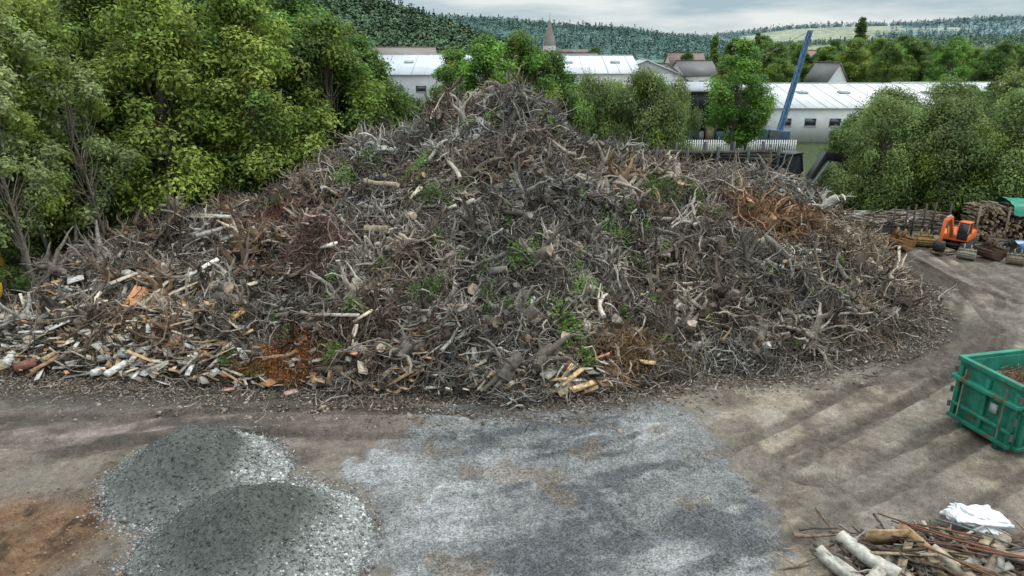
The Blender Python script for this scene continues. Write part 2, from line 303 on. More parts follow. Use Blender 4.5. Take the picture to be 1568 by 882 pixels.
# ---------------------------------------------------------------- sprouts
mb=MB()
spr=[(.4,27.3,.6),(.2,27.6,.45),(-3.8,31.8,.75),(-3.3,31.3,.6),(-9,36.3,.75),(-13,37.2,.6),(8.6,37,1.0),(7.6,36.6,.8),(3,26.3,.65),(-1.3,26.6,.6),(2.2,24.4,.65),(2.0,25.2,.5),(-4.8,34.6,.75),(5,32,.75),(-3.4,25.8,.7),(-2.6,32.5,.45),
 (3.4,27.2,.55),(-1.0,25.3,.4),(-2.2,27.8,.4),(1.2,28.6,.35),(10.5,37.4,.6),(4.2,38,.6),(2.2,38.6,.6),(-1,37.6,.5),(-7.6,37.5,.7),(.8,25.4,.4),(2.8,23.6,.4),(7.2,30.5,.4),(-11,24.1,.4),(-5.7,28.2,.35),(6.5,37,.5),(-2.5,38,.5)]
for i in range(150): spr.append((rng.uniform(-12,16),rng.uniform(23.5,39),rng.uniform(.12,.32)))
for x,y,r in spr:
    h=float(H(np.array([x]),np.array([y]))[0])
    if h<.1: continue
    n=int(340*r*r/.25*.9)+20
    c=np.stack([rng.normal(x,r*.5,n),rng.normal(y,r*.5,n)],1);z=H(c[:,0],c[:,1])+rng.uniform(.1,.3+r*.8,n)
    g=np.array([.15,.26,.045]) if rng.random()<.5 else np.array([.09,.14,.04])
    leaves(mb,np.c_[c,z],rng.normal(size=(n,3))+np.array([0,-.3,.8]),.14,g*rng.uniform(.6,1.4,(n,1)))
    k=12;branch(mb,np.repeat([[x,y,h]],k,0),nrm(rng.normal(0,.5,(k,3))+np.array([0,0,1])),np.full(k,r*1.6),np.full(k,.012),3,3,.1,np.array([.08,.1,.04]),start=0)
mb.obj('green_sprouts',M_weed)
# ---------------------------------------------------------------- ground
def seg_d(X,Y,pts):
    d=np.full(X.shape,1e9)
    for (x0,y0),(x1,y1) in zip(pts[:-1],pts[1:]):
        dx,dy=x1-x0,y1-y0;t=np.clip(((X-x0)*dx+(Y-y0)*dy)/(dx*dx+dy*dy),0,1);d=np.minimum(d,np.hypot(X-x0-t*dx,Y-y0-t*dy))
    return d
tracks=[[(4,16),(10,20),(14.3,23.2),(20.1,27.4),(24.4,33.5),(26,42)],[(9,18),(15,21.5),(22,26.5),(27,33),(28.4,42)],[(44,26),(34,28),(27,32),(24.5,38),(25.2,46)],[(-30,20.3),(-14,20.1),(-6,21),(3,19.6)],[(-30,18.6),(-16,18.8),(-11,20.8),(-2,20.5)],[(4,12),(13,17),(24,24),(36,30)],[(12,24),(17,25.3),(21.5,29.5),(23.4,35),(24,42)]]
def ground_data(X,Y):
    w=fbm(X*.45,Y*.45,4,3);w2=fbm(X*1.7,Y*1.7,3,8);w3=fbm(X*.15,Y*.15,3,14);st=fbm(X*.35+Y*.2,Y*1.6-X*.6,4,19);w4=fbm(X*4.5,Y*4.5,3,28);w5=fbm(X*.9+4,Y*.9,4,35)
    Z=.06*w+.03*w2+.014*w4
    C=np.ones(X.shape+(3,))*np.array([.200,.168,.135])
    def bl(col,m):
        nonlocal C
        m=np.clip(m,0,1)[...,None];C=C*(1-m)+np.array(col)*m
    bl((.32,.26,.195),sst(-.15,.4,w+.4*w2)*sst(4,8,X)*(Y<60)*.85)
    bl((.35,.31,.255),sst(.1,.5,w5+.3*w4)*sst(5,9,X)*.6)
    bl((.155,.133,.112),sst(.0,.5,w3+.4*w2)*.6)
    bl((.095,.077,.060),sst(.08,.42,-w5-.35*w2+.25*w4)*.6)
    bl((.165,.130,.112),(1-sst(-5,-2.8,X+w*1.2))*sst(18.4,19.6,Y+w))
    bl((.28,.22,.195),(1-sst(-4.5,-2.4,X))*sst(.05,.4,st+.4*w2)*sst(18.6,19.8,Y)*.75)
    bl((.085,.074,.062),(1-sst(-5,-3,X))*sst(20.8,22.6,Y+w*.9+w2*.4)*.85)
    bl((.085,.073,.060),(1-sst(-9,-5,X))*sst(-.05,.3,-st)*.85*sst(17,17.6,Y)*(1-sst(20.6,21.8,Y)))
    m=(1-sst(-11.6,-10.0,X+w*.8+(Y-15)*-.15))*(1-sst(15.9,17.0,Y+w*.6));bl((.19,.112,.066),m);bl((.075,.046,.029),m*sst(-.1,.3,w2+.4*w4));bl((.25,.18,.12),m*sst(.2,.5,w4-w2*.3)*.6);Z=Z+m*(.2*fbm(X*1.8,Y*1.8,4,61)+.05*w4)
    xl=np.interp(Y,[8,13.4,17.1,20,21.8,24],[-2.6,-3.1,-4.7,-4.1,-3.3,-3]);xr=np.interp(Y,[8,13.4,17,20,22.2,24],[5.2,5.95,7.6,7.0,6.6,6])
    g=np.minimum(np.minimum(X-xl,xr-X),22.4-Y)+w*1.5+w2*.6;gm=sst(-.3,.6,g+.35*w4)
    bl((.200,.196,.190),gm);bl((.34,.335,.325),gm*sst(-.05,.45,w+.3*st+.3*w2)*.75);bl((.088,.089,.092),gm*sst(-.1,.34,st+.3*w2+.15*w4)*sst(-4.5,0,X)*.85);bl((.16,.125,.092),gm*sst(.3,.55,fbm(X*.8,Y*.8,3,90))*.6)
    Z=Z+gm*(.04+.04*st)
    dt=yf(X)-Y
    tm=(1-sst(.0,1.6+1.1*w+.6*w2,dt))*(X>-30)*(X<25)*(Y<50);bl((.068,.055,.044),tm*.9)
    rt=(1-sst(0,5.5,np.hypot(X-18.0,(Y-28.5))-1.5+w*1.8+w2*.6))*(1-gm);bl((.082,.069,.057),rt*.85)
    for tr in tracks:
        d=seg_d(X,Y,tr)
        e=np.abs(np.abs(d+w2*.10)-.85);r=(1-sst(.15,.32,e))
        al=.5+.5*np.sin((X*1.3+Y)*16)
        Z=Z-.07*r+.035*r*al+.05*(1-sst(.0,.14,np.abs(e-.36)))
        q=r*(.35+.5*sst(-.35,.35,w+.5*w2))*(1-gm*.7);bl((.080,.065,.053),q*.85)
    bl((.055,.07,.03),sst(47,52,Y+w*3)*(X<19)+sst(51,56,Y+w*2)*(X>=19))
    bl((.04,.05,.022),(1-sst(-27,-23,X))*sst(24,30,Y))
    bl((.07,.10,.04),sst(120,200,Y))
    near=(Y<60)&(np.abs(X)<60);Z=np.where(near,Z,0)
    return Z,C,gm
def axis(a,b,st,lo,hi,n):
    f=np.arange(a,b,st);g=np.geomspace(1,1+hi-b,n)-1+b;l=a-(np.geomspace(1,1+a-lo,n)-1)
    return np.unique(np.concatenate([l,f,g]))
gx=axis(-22,26,.075,-4500,4500,70);gy=np.unique(np.concatenate([np.arange(11,36,.075),np.arange(36,64,.35),np.geomspace(64,5200,60),-np.geomspace(1,400,14)+10.5]))
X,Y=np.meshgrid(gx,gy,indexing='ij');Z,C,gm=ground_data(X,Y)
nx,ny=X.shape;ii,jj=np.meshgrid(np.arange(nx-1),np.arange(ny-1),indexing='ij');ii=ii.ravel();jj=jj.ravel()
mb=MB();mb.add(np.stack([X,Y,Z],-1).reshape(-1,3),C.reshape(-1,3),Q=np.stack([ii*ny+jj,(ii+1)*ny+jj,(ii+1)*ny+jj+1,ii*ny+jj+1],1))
m=bpy.data.materials.new('dirt_and_gravel');m.use_nodes=True;nt_=m.node_tree;N=nt_.nodes;L=nt_.links;p=N['Principled BSDF']
a=N.new('ShaderNodeAttribute');a.attribute_name='Col';gA=N.new('ShaderNodeAttribute');gA.attribute_name='grav';tc=N.new('ShaderNodeTexCoord')
def noise(sc,det=6,rough=.6):
    n=N.new('ShaderNodeTexNoise');n.inputs['Scale'].default_value=sc;n.inputs['Detail'].default_value=det;n.inputs['Roughness'].default_value=rough;L.new(tc.outputs['Object'],n.inputs['Vector']);return n
def mrange(src,a0,a1,b0,b1):
    r=N.new('ShaderNodeMapRange');r.inputs[1].default_value=a0;r.inputs[2].default_value=a1;r.inputs[3].default_value=b0;r.inputs[4].default_value=b1;L.new(src,r.inputs[0]);return r.outputs[0]
def mul(x,y):
    q=N.new('ShaderNodeMath');q.operation='MULTIPLY';L.new(x,q.inputs[0]);L.new(y,q.inputs[1]);return q.outputs[0]
n1=noise(3.2,8,.7);n2=noise(26,4,.7);n0=noise(.9,7,.65);vo=N.new('ShaderNodeTexVoronoi');vo.inputs['Scale'].default_value=22;L.new(tc.outputs['Object'],vo.inputs['Vector'])
vc=N.new('ShaderNodeSeparateColor');L.new(vo.outputs['Color'],vc.inputs[0])
f=mul(mul(mrange(n1.outputs['Fac'],.3,.7,.66,1.34),mrange(n2.outputs['Fac'],.3,.7,.68,1.32)),mrange(n0.outputs['Fac'],.3,.7,.78,1.22))
vm=mrange(vc.outputs[0],0,1,.5,1.55)
mf=N.new('ShaderNodeMix');mf.data_type='FLOAT';mf.inputs[2].default_value=1.0
gg=mrange(gA.outputs['Fac'],0,1,.3,.85);L.new(gg,mf.inputs[0]);L.new(vm,mf.inputs[3]);f=mul(f,mf.outputs[0])
sc=N.new('ShaderNodeVectorMath');sc.operation='SCALE';L.new(a.outputs['Color'],sc.inputs[0]);L.new(f,sc.inputs['Scale']);L.new(sc.outputs[0],p.inputs['Base Color'])
p.inputs['Roughness'].default_value=.92;p.inputs['Specular IOR Level'].default_value=.12
b=N.new('ShaderNodeBump');b.inputs['Strength'].default_value=.9;b.inputs['Distance'].default_value=.09
ad=N.new('ShaderNodeMath');ad.operation='ADD';L.new(n1.outputs['Fac'],ad.inputs[0]);L.new(n2.outputs['Fac'],ad.inputs[1]);L.new(ad.outputs[0],b.inputs['Height']);L.new(b.outputs[0],p.inputs['Normal'])
M_ground=m
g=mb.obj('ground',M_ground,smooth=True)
ga=g.data.attributes.new('grav','FLOAT','POINT');ga.data.foreach_set('value',gm.astype(np.float32).ravel())
OC=np.array([[1,0,0],[-1,0,0],[0,1,0],[0,-1,0],[0,0,1],[0,0,-1]],float);OT=np.array([[0,2,4],[2,1,4],[1,3,4],[3,0,4],[2,0,5],[1,2,5],[3,1,5],[0,3,5]])
def stones(mb,P,sz,C):
    n=len(P);V=OC[None]*rng.uniform(.6,1.3,(n,6,1))*sz[:,None,None];a=rng.uniform(0,6.28,n);c,s=np.cos(a)[:,None],np.sin(a)[:,None]
    V=np.stack([V[...,0]*c-V[...,1]*s,V[...,0]*s+V[...,1]*c,V[...,2]*.7+V[...,0]*.3],-1)+P[:,None]
    mb.add(V.reshape(-1,3),np.repeat(C,6,0),T=(OT[None]+(np.arange(n)*6)[:,None,None]).reshape(-1,3))
mb=MB();n=70000;x=rng.uniform(-16,20,n);y=rng.uniform(12.5,24,n);z,c_,g_=ground_data(x,y);k=(rng.random(n)<.16+.7*g_)
P=np.stack([x,y,z],1)[k];v=rng.uniform(.5,1.6,(k.sum(),1))
stones(mb,P,rng.gamma(2,.006,k.sum())+.007,np.clip(c_[k]*v,0,.6))
n=2500;x=rng.uniform(-20,22,n);y=yf(x)-np.abs(rng.normal(0,1.1,n));z=np.zeros(n);stones(mb,np.stack([x,y,z],1),rng.gamma(2,.018,n)+.015,np.array([.17,.14,.11])*rng.uniform(.5,1.6,(n,1)))
n=600;x=rng.uniform(-14,-9.5,n);y=rng.uniform(12.5,17,n);stones(mb,np.stack([x,y,ground_data(x,y)[0]],1),rng.gamma(2,.011,n)+.01,np.array([.16,.10,.065])*rng.uniform(.5,1.8,(n,1)))
mb.obj('loose_gravel',M_stone)
mb=MB();n=6500;x=rng.uniform(-24,23,n);y=yf(x)-np.abs(rng.normal(0,.7,n))+.4;a=rng.uniform(0,6.28,n);P=np.stack([x,y,np.maximum(H(x,y),.0)+.05],1)
branch(mb,P,np.stack([np.cos(a),np.sin(a),rng.normal(0,.15,n)],1),rng.gamma(2,.14,n)+.06,rng.uniform(.008,.028,n),4,3,.3,palette(n,[2,4,4,1.3,2],GREY))
n=14000;x=rng.uniform(-24,23,n);y=yf(x)-np.abs(rng.normal(0,.9,n))+.3;P=np.stack([x,y,np.maximum(H(x,y),.0)+.05],1);leaves(mb,P,rng.normal(0,.4,(n,3))+[0,0,1],.10,palette(n,[2,3,5,.7,3],GREY))
mb.obj('stick_litter',M_wood)
# gravel heaps
def heap(cx,cy,r,h,name,seed):
    mb=MB();n=170;u=np.linspace(-1.3,1.3,n);X,Y=np.meshgrid(u,u,indexing='ij')
    th=np.arctan2(Y,X);rr=np.hypot(X,Y)*(1+.12*fbm(np.cos(th)*1.6+seed,np.sin(th)*1.6,3,seed))+fbm(X*2.2+cx,Y*2.2,3,seed+3)*.07
    t=1-rr;tc_=np.clip(t,0,1)
    Z=h*(1-(np.sqrt(np.clip(rr,0,9)**2+.05)-math.sqrt(.05))/(math.sqrt(1.05)-math.sqrt(.05)))
    Z=np.where(t>0,Z,0);Z=Z+(.16*fbm(X*3.4,Y*3.4,4,seed+4)+.04*fbm(X*16,Y*16,2,5))*sst(0,.2,tc_)-.45*(1-sst(-.10,.02,t))
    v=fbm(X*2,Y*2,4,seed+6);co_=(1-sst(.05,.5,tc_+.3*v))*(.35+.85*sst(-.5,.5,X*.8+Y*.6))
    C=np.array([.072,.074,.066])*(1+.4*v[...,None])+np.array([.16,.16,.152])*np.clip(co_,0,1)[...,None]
    ii,jj=np.meshgrid(np.arange(n-1),np.arange(n-1),indexing='ij');ii=ii.ravel();jj=jj.ravel()
    W=np.stack([cx+X*r,cy+Y*r,Z],-1)
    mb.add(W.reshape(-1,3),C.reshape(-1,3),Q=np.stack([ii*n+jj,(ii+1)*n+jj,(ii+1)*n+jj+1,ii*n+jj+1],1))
    k=int(17000*r*r/6);idx=rng.integers(0,n*n,k);ok=(Z.ravel()[idx]>-.03);idx=idx[ok];Pp=W.reshape(-1,3)[idx]+rng.normal(0,.02,(len(idx),3))*[1,1,.2]
    cf=np.clip(co_.ravel()[idx],0,1)
    bright=np.where(rng.random((len(idx),1))<.07+.25*cf[:,None],2.2,1.0)*rng.uniform(.45,1.5,(len(idx),1))
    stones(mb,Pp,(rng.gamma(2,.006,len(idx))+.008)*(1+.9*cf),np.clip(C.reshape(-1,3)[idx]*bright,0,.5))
    k=int(1500*r);a=rng.uniform(0,6.28,k);d=r*(.95+np.abs(rng.normal(0,.10,k)));x=cx+np.cos(a)*d;y=cy+np.sin(a)*d
    stones(mb,np.stack([x,y,ground_data(x,y)[0]+.005],1),rng.gamma(2,.009,k)+.01,np.array([.2,.2,.195])*rng.uniform(.4,1.6,(k,1)))
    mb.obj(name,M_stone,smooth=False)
heap(-9.4,17.55,2.5,1.55,'gravel_heap',3);heap(-6.6,14.3,2.95,1.7,'gravel_heap',8);heap(-7.4,11.8,1.5,.95,'gravel_heap',12)
# ---------------------------------------------------------------- trees
def tree(name,seed,h,cr,base,nc,nl,ls,cols,tr=.18,clr=(.2,.34),sh=1.0,lean=0,top=.35,bc=(.12,.10,.08)):
    global rng
    keep=rng;rng=np.random.default_rng(seed);mb=MB()
    t=rng.uniform(.0,1,nc)**.9;ang=rng.uniform(0,6.283,nc)
    prof=np.sin(np.pi*np.clip(t*.86+.12,0,1))**.7*sh*(1-top*t)
    rad=cr*prof*np.sqrt(rng.uniform(.12,1,nc));cz=h*(base+(1-base)*t*.93)
    cc=np.stack([rad*np.cos(ang)+lean*cz,rad*np.sin(ang),cz],1)
    crr=cr*rng.uniform(clr[0],clr[1],nc)*(1-.3*t)
    w=crr**2;ci=rng.choice(nc,nl,p=w/w.sum());d=nrm(rng.normal(size=(nl,3)));d[:,2]=np.where(rng.random(nl)<.3,np.abs(d[:,2]),d[:,2])
    rr=crr[ci]*np.clip(rng.normal(.86,.24,nl),.1,1.6);bump=1+.3*np.sin(d[:,0]*5+ci)*np.cos(d[:,1]*6+ci*2)
    P=cc[ci]+d*(rr*bump)[:,None]*np.array([1,1,.78]);P[:,2]=np.maximum(P[:,2],.05)
    cb=np.array(cols)[rng.integers(0,len(cols),nc)]*rng.uniform(.65,1.35,(nc,1))
    C=cb[ci]*rng.uniform(.65,1.35,(nl,1))
    leaves(mb,P,d*.8+rng.normal(0,.45,(nl,3))+np.array([0,0,.6]),ls,C,m=1)
    bc=np.array(bc)
    k=7;zz=np.linspace(-.2,h*.88,k);tp=np.stack([lean*zz+np.cumsum(rng.normal(0,.1,k)),np.cumsum(rng.normal(0,.1,k)),zz],1)
    mb.tubes(tp[None],(tr*np.linspace(1,.15,k))[None],8,bc)
    s=np.stack([np.interp(cc[:,2]*rng.uniform(.45,.8,nc),zz,tp[:,i]) for i in range(3)],1)
    f=np.linspace(0,1,5)[None,:,None];PL=s[:,None]*(1-f)+cc[:,None]*f;PL[:,1:-1]+=rng.normal(0,.12,(nc,3,3));PL[:,:,2]+=(np.sin(f*np.pi)*.3)[...,0]
    mb.tubes(PL,np.full((nc,1),tr*.32)*np.linspace(1,.25,5)[None],4,bc)
    me=mb.mesh(name,[M_bark,M_leaf]);rng=keep;return me
DK=[(.085,.145,.030),(.10,.165,.036),(.12,.185,.04)];YG=[(.19,.25,.045),(.155,.22,.04),(.23,.28,.06)];BR=[(.13,.26,.04),(.16,.29,.045),(.11,.21,.04)];GG=[(.165,.225,.065),(.13,.185,.06),(.205,.255,.085)];SL=[(.27,.32,.13),(.21,.26,.10)]
TA=[tree('tree_a',1,14,4.4,.14,80,44000,.27,DK+YG[1:2]),tree('tree_b',2,14,4.2,.12,75,44000,.27,DK+BR[2:]),tree('tree_c',3,14,4.4,.10,85,38000,.25,YG),tree('tree_d',4,14,4.0,.12,85,36000,.25,YG+DK[2:])]
TB=[tree('tree_e',5,12,3.8,.15,60,34000,.26,BR,top=.2),tree('tree_f',6,12,3.6,.12,60,34000,.25,BR+YG[:1],top=.2)]
TS=[tree('tree_g',7,13,2.7,.3,30,15000,.25,BR,tr=.16,clr=(.28,.42)),tree('tree_h',8,13,3.0,.28,42,12500,.25,SL+YG,tr=.13,clr=(.18,.34),lean=-.08,bc=(.17,.145,.12))]
BU=[tree('bush_a',11,7.5,4.2,.0,75,42000,.2,GG,tr=.12,top=.15),tree('bush_b',12,7.0,4.0,.0,75,40000,.2,GG+YG[:1],tr=.12,top=.1),tree('bush_c',13,5,3.0,.0,45,20000,.2,DK+GG[1:2],tr=.1,top=.1)]
PO=tree('poplar',14,20,1.8,.05,46,12000,.5,DK,clr=(.35,.6));
def T(me,name,x,y,h,base_h,s=None,tilt=(0,0),rz=None):
    f=h/base_h;w=f if s is None else s;linked(name,me,(x,y,0),rng.uniform(0,6.28) if rz is None else rz,(w,w,f),tilt)
for x,y,h,i in [(-27,40,15.5,2),(-30.5,37,16,3),(-21.5,43,16.5,2),(-26,46,17,3),(-34,43,17,1),(-17,46,16.5,3),(-20.5,50,17.5,0),(-13.3,50,15.0,0),(-16,55,17,1),(-11.8,55.5,13.8,1),(-28,53,18,0),(-36,53,18,2),(-22,61,18,1),(-32,63,18,0),(-41,47,17,3),(-37,35,15,2),(-15,63,15,3)]:
    T(TA[i],'deciduous_tree',x,y,h,14)
for x,y,h,i,s in [(-2.2,58,13.6,0,1.0),(.8,60,13.9,1,1.0),(-5,62,12.6,1,.8),(3.6,62,12.4,0,.85)]: T(TB[i],'deciduous_tree',x,y,h,12,s)
for x,y,h,i,s in [(7.0,61,10.4,0,.8),(11.5,60.5,10.8,1,.9),(4.8,59,9.0,2,1.1),(14.2,62,9.9,0,.7),(9,63,9.8,1,.8)]: T(BU[i],'large_bush',x,y,h,[7.5,7,5][i],s)
T(TS[0],'slender_tree',21.4,67,13.4,13,1.15);T(TS[0],'slender_tree',23.2,69,11.5,13,.95)
for x,y,h,s,r in [(-24.8,33.8,14,1.,.2),(-23.6,32.2,12.5,.85,-.2),(-25.4,36.5,16,1.1,.5),(-22.2,36.5,13,.9,.1)]: T(TS[1],'slender_tree',x,y,h,13,s,rz=r)
for x,y,h,i,s in [(28.9,54,9.0,0,.9),(33,52,9.0,1,1.),(37.5,51,9.6,0,1.1),(41.5,49.5,10.4,1,1.15),(46,50,9.6,0,1.1),(31.5,58,9.4,1,1.),(36,58,10.2,0,1.),(41,57,11,1,1.1),(28.2,58,7,2,.8),(51,52,10,1,1.1),(45.5,58,11,0,1.2)]: T(BU[i],'large_bush',x,y,h,[7.5,7,5][i],s)
for x,y,h in [(-24,40.5,4.5),(-19.5,43,5),(-28,35,3.5),(-15,47,6),(-11,51,6.5),(-31,33,4),(-24.8,31.6,2.2),(-8.2,57,6.5),(-22,38.5,3),(-35,36,5),(-18,47,5),(-26,31,1.6),(-9.5,60,8.5),(-6.4,60,7)]: T(BU[2],'bush',x,y,h,5,h/5*1.1)
def band(n,x0,x1,y0,y1,h0,h1):
    for i in range(n):
        y=rng.uniform(y0,y1);x=rng.uniform(x0,x1)*y
        me=[TA[0],TA[1],TA[3],TB[0],TA[0]][rng.integers(0,5)];bh=12 if me is TB[0] else 14
        h=rng.uniform(h0,h1);T(me,'deciduous_tree',x,y,h,bh,h/bh*rng.uniform(.9,1.3))
band(30,.36,.78,150,230,11,16.5);band(36,.30,.80,230,380,13,20);band(22,-.18,.12,160,300,10,15);band(16,.08,.32,150,260,9,13);band(10,.62,.8,112,128,6,8)
for x,y,h in [(91,190,22),(88,260,20),(56,200,17.5)]: T(PO,'poplar_tree',x,y,h,20,h/20)
# ---------------------------------------------------------------- hills + distant forest
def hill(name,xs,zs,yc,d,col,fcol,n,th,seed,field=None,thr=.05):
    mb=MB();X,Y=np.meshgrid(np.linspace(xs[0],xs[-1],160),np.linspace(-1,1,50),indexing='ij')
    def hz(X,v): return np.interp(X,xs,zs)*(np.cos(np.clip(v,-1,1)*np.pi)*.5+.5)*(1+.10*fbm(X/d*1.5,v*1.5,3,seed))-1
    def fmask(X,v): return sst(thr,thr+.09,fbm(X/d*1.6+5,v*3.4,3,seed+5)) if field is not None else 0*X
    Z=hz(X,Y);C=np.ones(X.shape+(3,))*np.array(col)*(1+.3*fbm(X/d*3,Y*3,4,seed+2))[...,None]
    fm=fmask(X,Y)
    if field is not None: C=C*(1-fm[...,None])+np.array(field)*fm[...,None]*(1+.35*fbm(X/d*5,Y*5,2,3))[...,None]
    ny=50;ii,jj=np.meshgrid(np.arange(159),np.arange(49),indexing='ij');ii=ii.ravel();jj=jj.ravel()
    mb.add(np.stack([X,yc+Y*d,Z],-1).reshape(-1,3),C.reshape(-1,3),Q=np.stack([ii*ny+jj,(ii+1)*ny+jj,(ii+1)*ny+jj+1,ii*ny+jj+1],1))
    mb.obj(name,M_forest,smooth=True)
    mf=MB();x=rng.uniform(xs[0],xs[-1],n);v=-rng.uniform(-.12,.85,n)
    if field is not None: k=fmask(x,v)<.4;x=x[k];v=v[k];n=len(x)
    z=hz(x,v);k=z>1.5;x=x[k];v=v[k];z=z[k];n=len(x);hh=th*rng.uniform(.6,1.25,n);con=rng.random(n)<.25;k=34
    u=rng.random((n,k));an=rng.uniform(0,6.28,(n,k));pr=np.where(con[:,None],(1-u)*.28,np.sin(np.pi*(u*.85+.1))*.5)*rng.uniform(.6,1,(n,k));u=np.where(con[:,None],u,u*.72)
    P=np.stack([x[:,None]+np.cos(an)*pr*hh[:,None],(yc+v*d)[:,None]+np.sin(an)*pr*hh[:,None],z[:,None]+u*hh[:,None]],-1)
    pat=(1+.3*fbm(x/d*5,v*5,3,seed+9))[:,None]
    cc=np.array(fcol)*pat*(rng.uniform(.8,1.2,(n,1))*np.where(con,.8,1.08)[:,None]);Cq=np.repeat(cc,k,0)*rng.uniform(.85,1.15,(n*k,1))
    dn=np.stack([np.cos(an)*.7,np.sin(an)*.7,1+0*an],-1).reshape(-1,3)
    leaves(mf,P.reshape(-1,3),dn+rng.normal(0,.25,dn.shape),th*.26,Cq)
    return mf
F=[]  # aerial haze is put into the hill and tree colours: bluer, paler far off
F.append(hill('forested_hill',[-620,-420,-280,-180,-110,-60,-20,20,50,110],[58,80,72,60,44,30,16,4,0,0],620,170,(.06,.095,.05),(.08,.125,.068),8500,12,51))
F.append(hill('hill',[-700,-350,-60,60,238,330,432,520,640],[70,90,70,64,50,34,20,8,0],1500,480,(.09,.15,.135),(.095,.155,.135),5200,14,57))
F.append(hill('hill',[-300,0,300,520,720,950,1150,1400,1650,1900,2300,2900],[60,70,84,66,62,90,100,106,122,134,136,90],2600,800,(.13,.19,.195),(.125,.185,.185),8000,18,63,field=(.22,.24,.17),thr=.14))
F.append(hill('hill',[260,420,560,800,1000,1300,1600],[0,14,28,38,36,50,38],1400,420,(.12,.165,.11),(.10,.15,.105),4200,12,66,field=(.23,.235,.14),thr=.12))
al=MB()
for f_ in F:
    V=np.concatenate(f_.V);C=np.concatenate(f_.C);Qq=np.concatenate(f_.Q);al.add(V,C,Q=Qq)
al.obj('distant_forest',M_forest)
# ---------------------------------------------------------------- buildings
def hall(name,x,y,w,d,e,r,rz,wall,roof,axis_='x',ribs=0,wins=6,door=True,wc=(.03,.035,.04)):
    E=empty(name,(x,y,0),rz)
    mb=MB();mb.box((0,0,e/2),(w,d,e),wall)
    if axis_=='x':
        for s in(-1,1): mb.add([(s*w/2,-d/2,e),(s*w/2,d/2,e),(s*w/2,0,r-.05)],wall,T=[[0,1,2]])
    else:
        for s in(-1,1): mb.add([(-w/2,s*d/2,e),(w/2,s*d/2,e),(0,s*d/2,r-.05)],wall,T=[[0,1,2]])
    mb.obj('walls',M_wall,E)
    mb=MB();o=.4;th=.15
    sl=math.atan2(r-e,(d if axis_=='x' else w)/2);ln=math.hypot(r-e,(d if axis_=='x' else w)/2)+o
    for s in(-1,1):
        if axis_=='x':
            mb.box((0,s*(d/4+o/2*math.cos(sl)),(e+r)/2-o/2*math.sin(sl)+th/2+.02),(w+2*o,ln,th),roof,(-s*sl,0,0))
            for i in range(ribs): mb.box((-w/2+w*(i+.5)/ribs,s*(d/4+o/2*math.cos(sl)),(e+r)/2-o/2*math.sin(sl)+th+.05),(.14,ln-.1,.08),np.array(roof)*(.75 if i%2 else 1.1),(-s*sl,0,0))
            if ribs and s<0:
                for i in range(max(2,ribs//4)): mb.box((-w/2+w*(i+.6)/max(2,ribs//4),-d*.22,e+(r-e)*.56+.28),(1.6,1.1,.22),(.25,.28,.3),(sl,0,0))
        else:
            mb.box((s*(w/4+o/2*math.cos(sl)),0,(e+r)/2-o/2*math.sin(sl)+th/2+.02),(ln,d+2*o,th),roof,(0,s*sl,0))
            for i in range(ribs): mb.box((s*(w/4+o/2*math.cos(sl)),-d/2+d*(i+.5)/ribs,(e+r)/2-o/2*math.sin(sl)+th+.05),(ln-.1,.14,.08),np.array(roof)*(.75 if i%2 else 1.1),(0,s*sl,0))
    mb.box((0,0,r+th+.04),(w+2*o,.5,.12) if axis_=='x' else (.5,d+2*o,.12),np.array(roof)*.85)
    mb.obj('roof',M_roof,E)
    mb=MB()
    for i in range(wins):
        xx=-w/2+w*(i+.5)/wins
        for zz in ([e*.6] if e<5.5 else [e*.3,e*.72]):
            mb.box((xx,-d/2-.02,zz),(w/wins*.45,.1,1.0),wc)
            mb.box((xx,-d/2-.06,zz-.56),(w/wins*.5,.12,.1),(.4,.4,.4))
    for s in(-1,1): mb.box((s*(w/2+.02),0,e*.6),(.1,d*.25,1.0),wc)
    mb.obj('windows',M_glass,E)
    if door:
        mb=MB();mb.box((w*.28,-d/2-.04,1.4),(w*.12,.1,2.8),(.2,.22,.24));mb.obj('door',M_paint,E)
    return E
hall('factory_hall',-14,136,24,22,8.4,11.6,0,(.36,.36,.36),(.46,.48,.50),ribs=10)
hall('factory_hall',13.5,134,17,20,8.6,11.4,0,(.42,.42,.41),(.53,.54,.55),ribs=8)
hall('factory_hall',27,148,12,18,8.2,10.6,-.1,(.42,.42,.42),(.44,.46,.48),ribs=6,axis_='y')
hall('office_building',-26,175,14,12,11.0,13.2,.2,(.42,.40,.37),(.17,.13,.11))
hall('warehouse',49,112,31,28,4.7,7.3,-.02,(.55,.55,.54),(.56,.56,.56),ribs=22,wins=9)
hall('warehouse',92,134,40,16,5.6,6.6,0,(.55,.55,.54),(.50,.52,.53),ribs=10,wins=12)
hall('village_house',66,150,5.5,8,5.6,10.0,.15,(.68,.68,.65),(.10,.095,.09),axis_='y',wins=2)
for x,y,w,e,r,rz,c,ax in [(-32,215,12,8,12,.2,(.18,.11,.08),'x'),(-18,230,11,8,12.4,-.2,(.12,.10,.10),'y'),(-4,240,11,8,12.5,.4,(.16,.11,.09),'x'),(22,240,12,8,12,.1,(.13,.12,.12),'x'),(36,210,11,7.5,11,-.2,(.14,.12,.11),'y'),(48,190,10,6.5,10,.3,(.12,.11,.11),'x'),(60,250,12,8,12,.1,(.17,.11,.09),'x'),(120,300,14,8,13,.1,(.2,.11,.08),'x'),(160,320,14,8,13,-.3,(.12,.11,.11),'x'),(190,300,14,8,13,.2,(.2,.11,.08),'x'),(100,280,14,8,13,.2,(.16,.12,.1),'y'),(34,165,10,6,9.6,.2,(.13,.12,.12),'y')]:
    hall('village_house',x,y,w,9,e,r,rz,(.46,.44,.40),c,axis_=ax,wins=3)
E=empty('open_shed',(29,104,0));mb=MB()
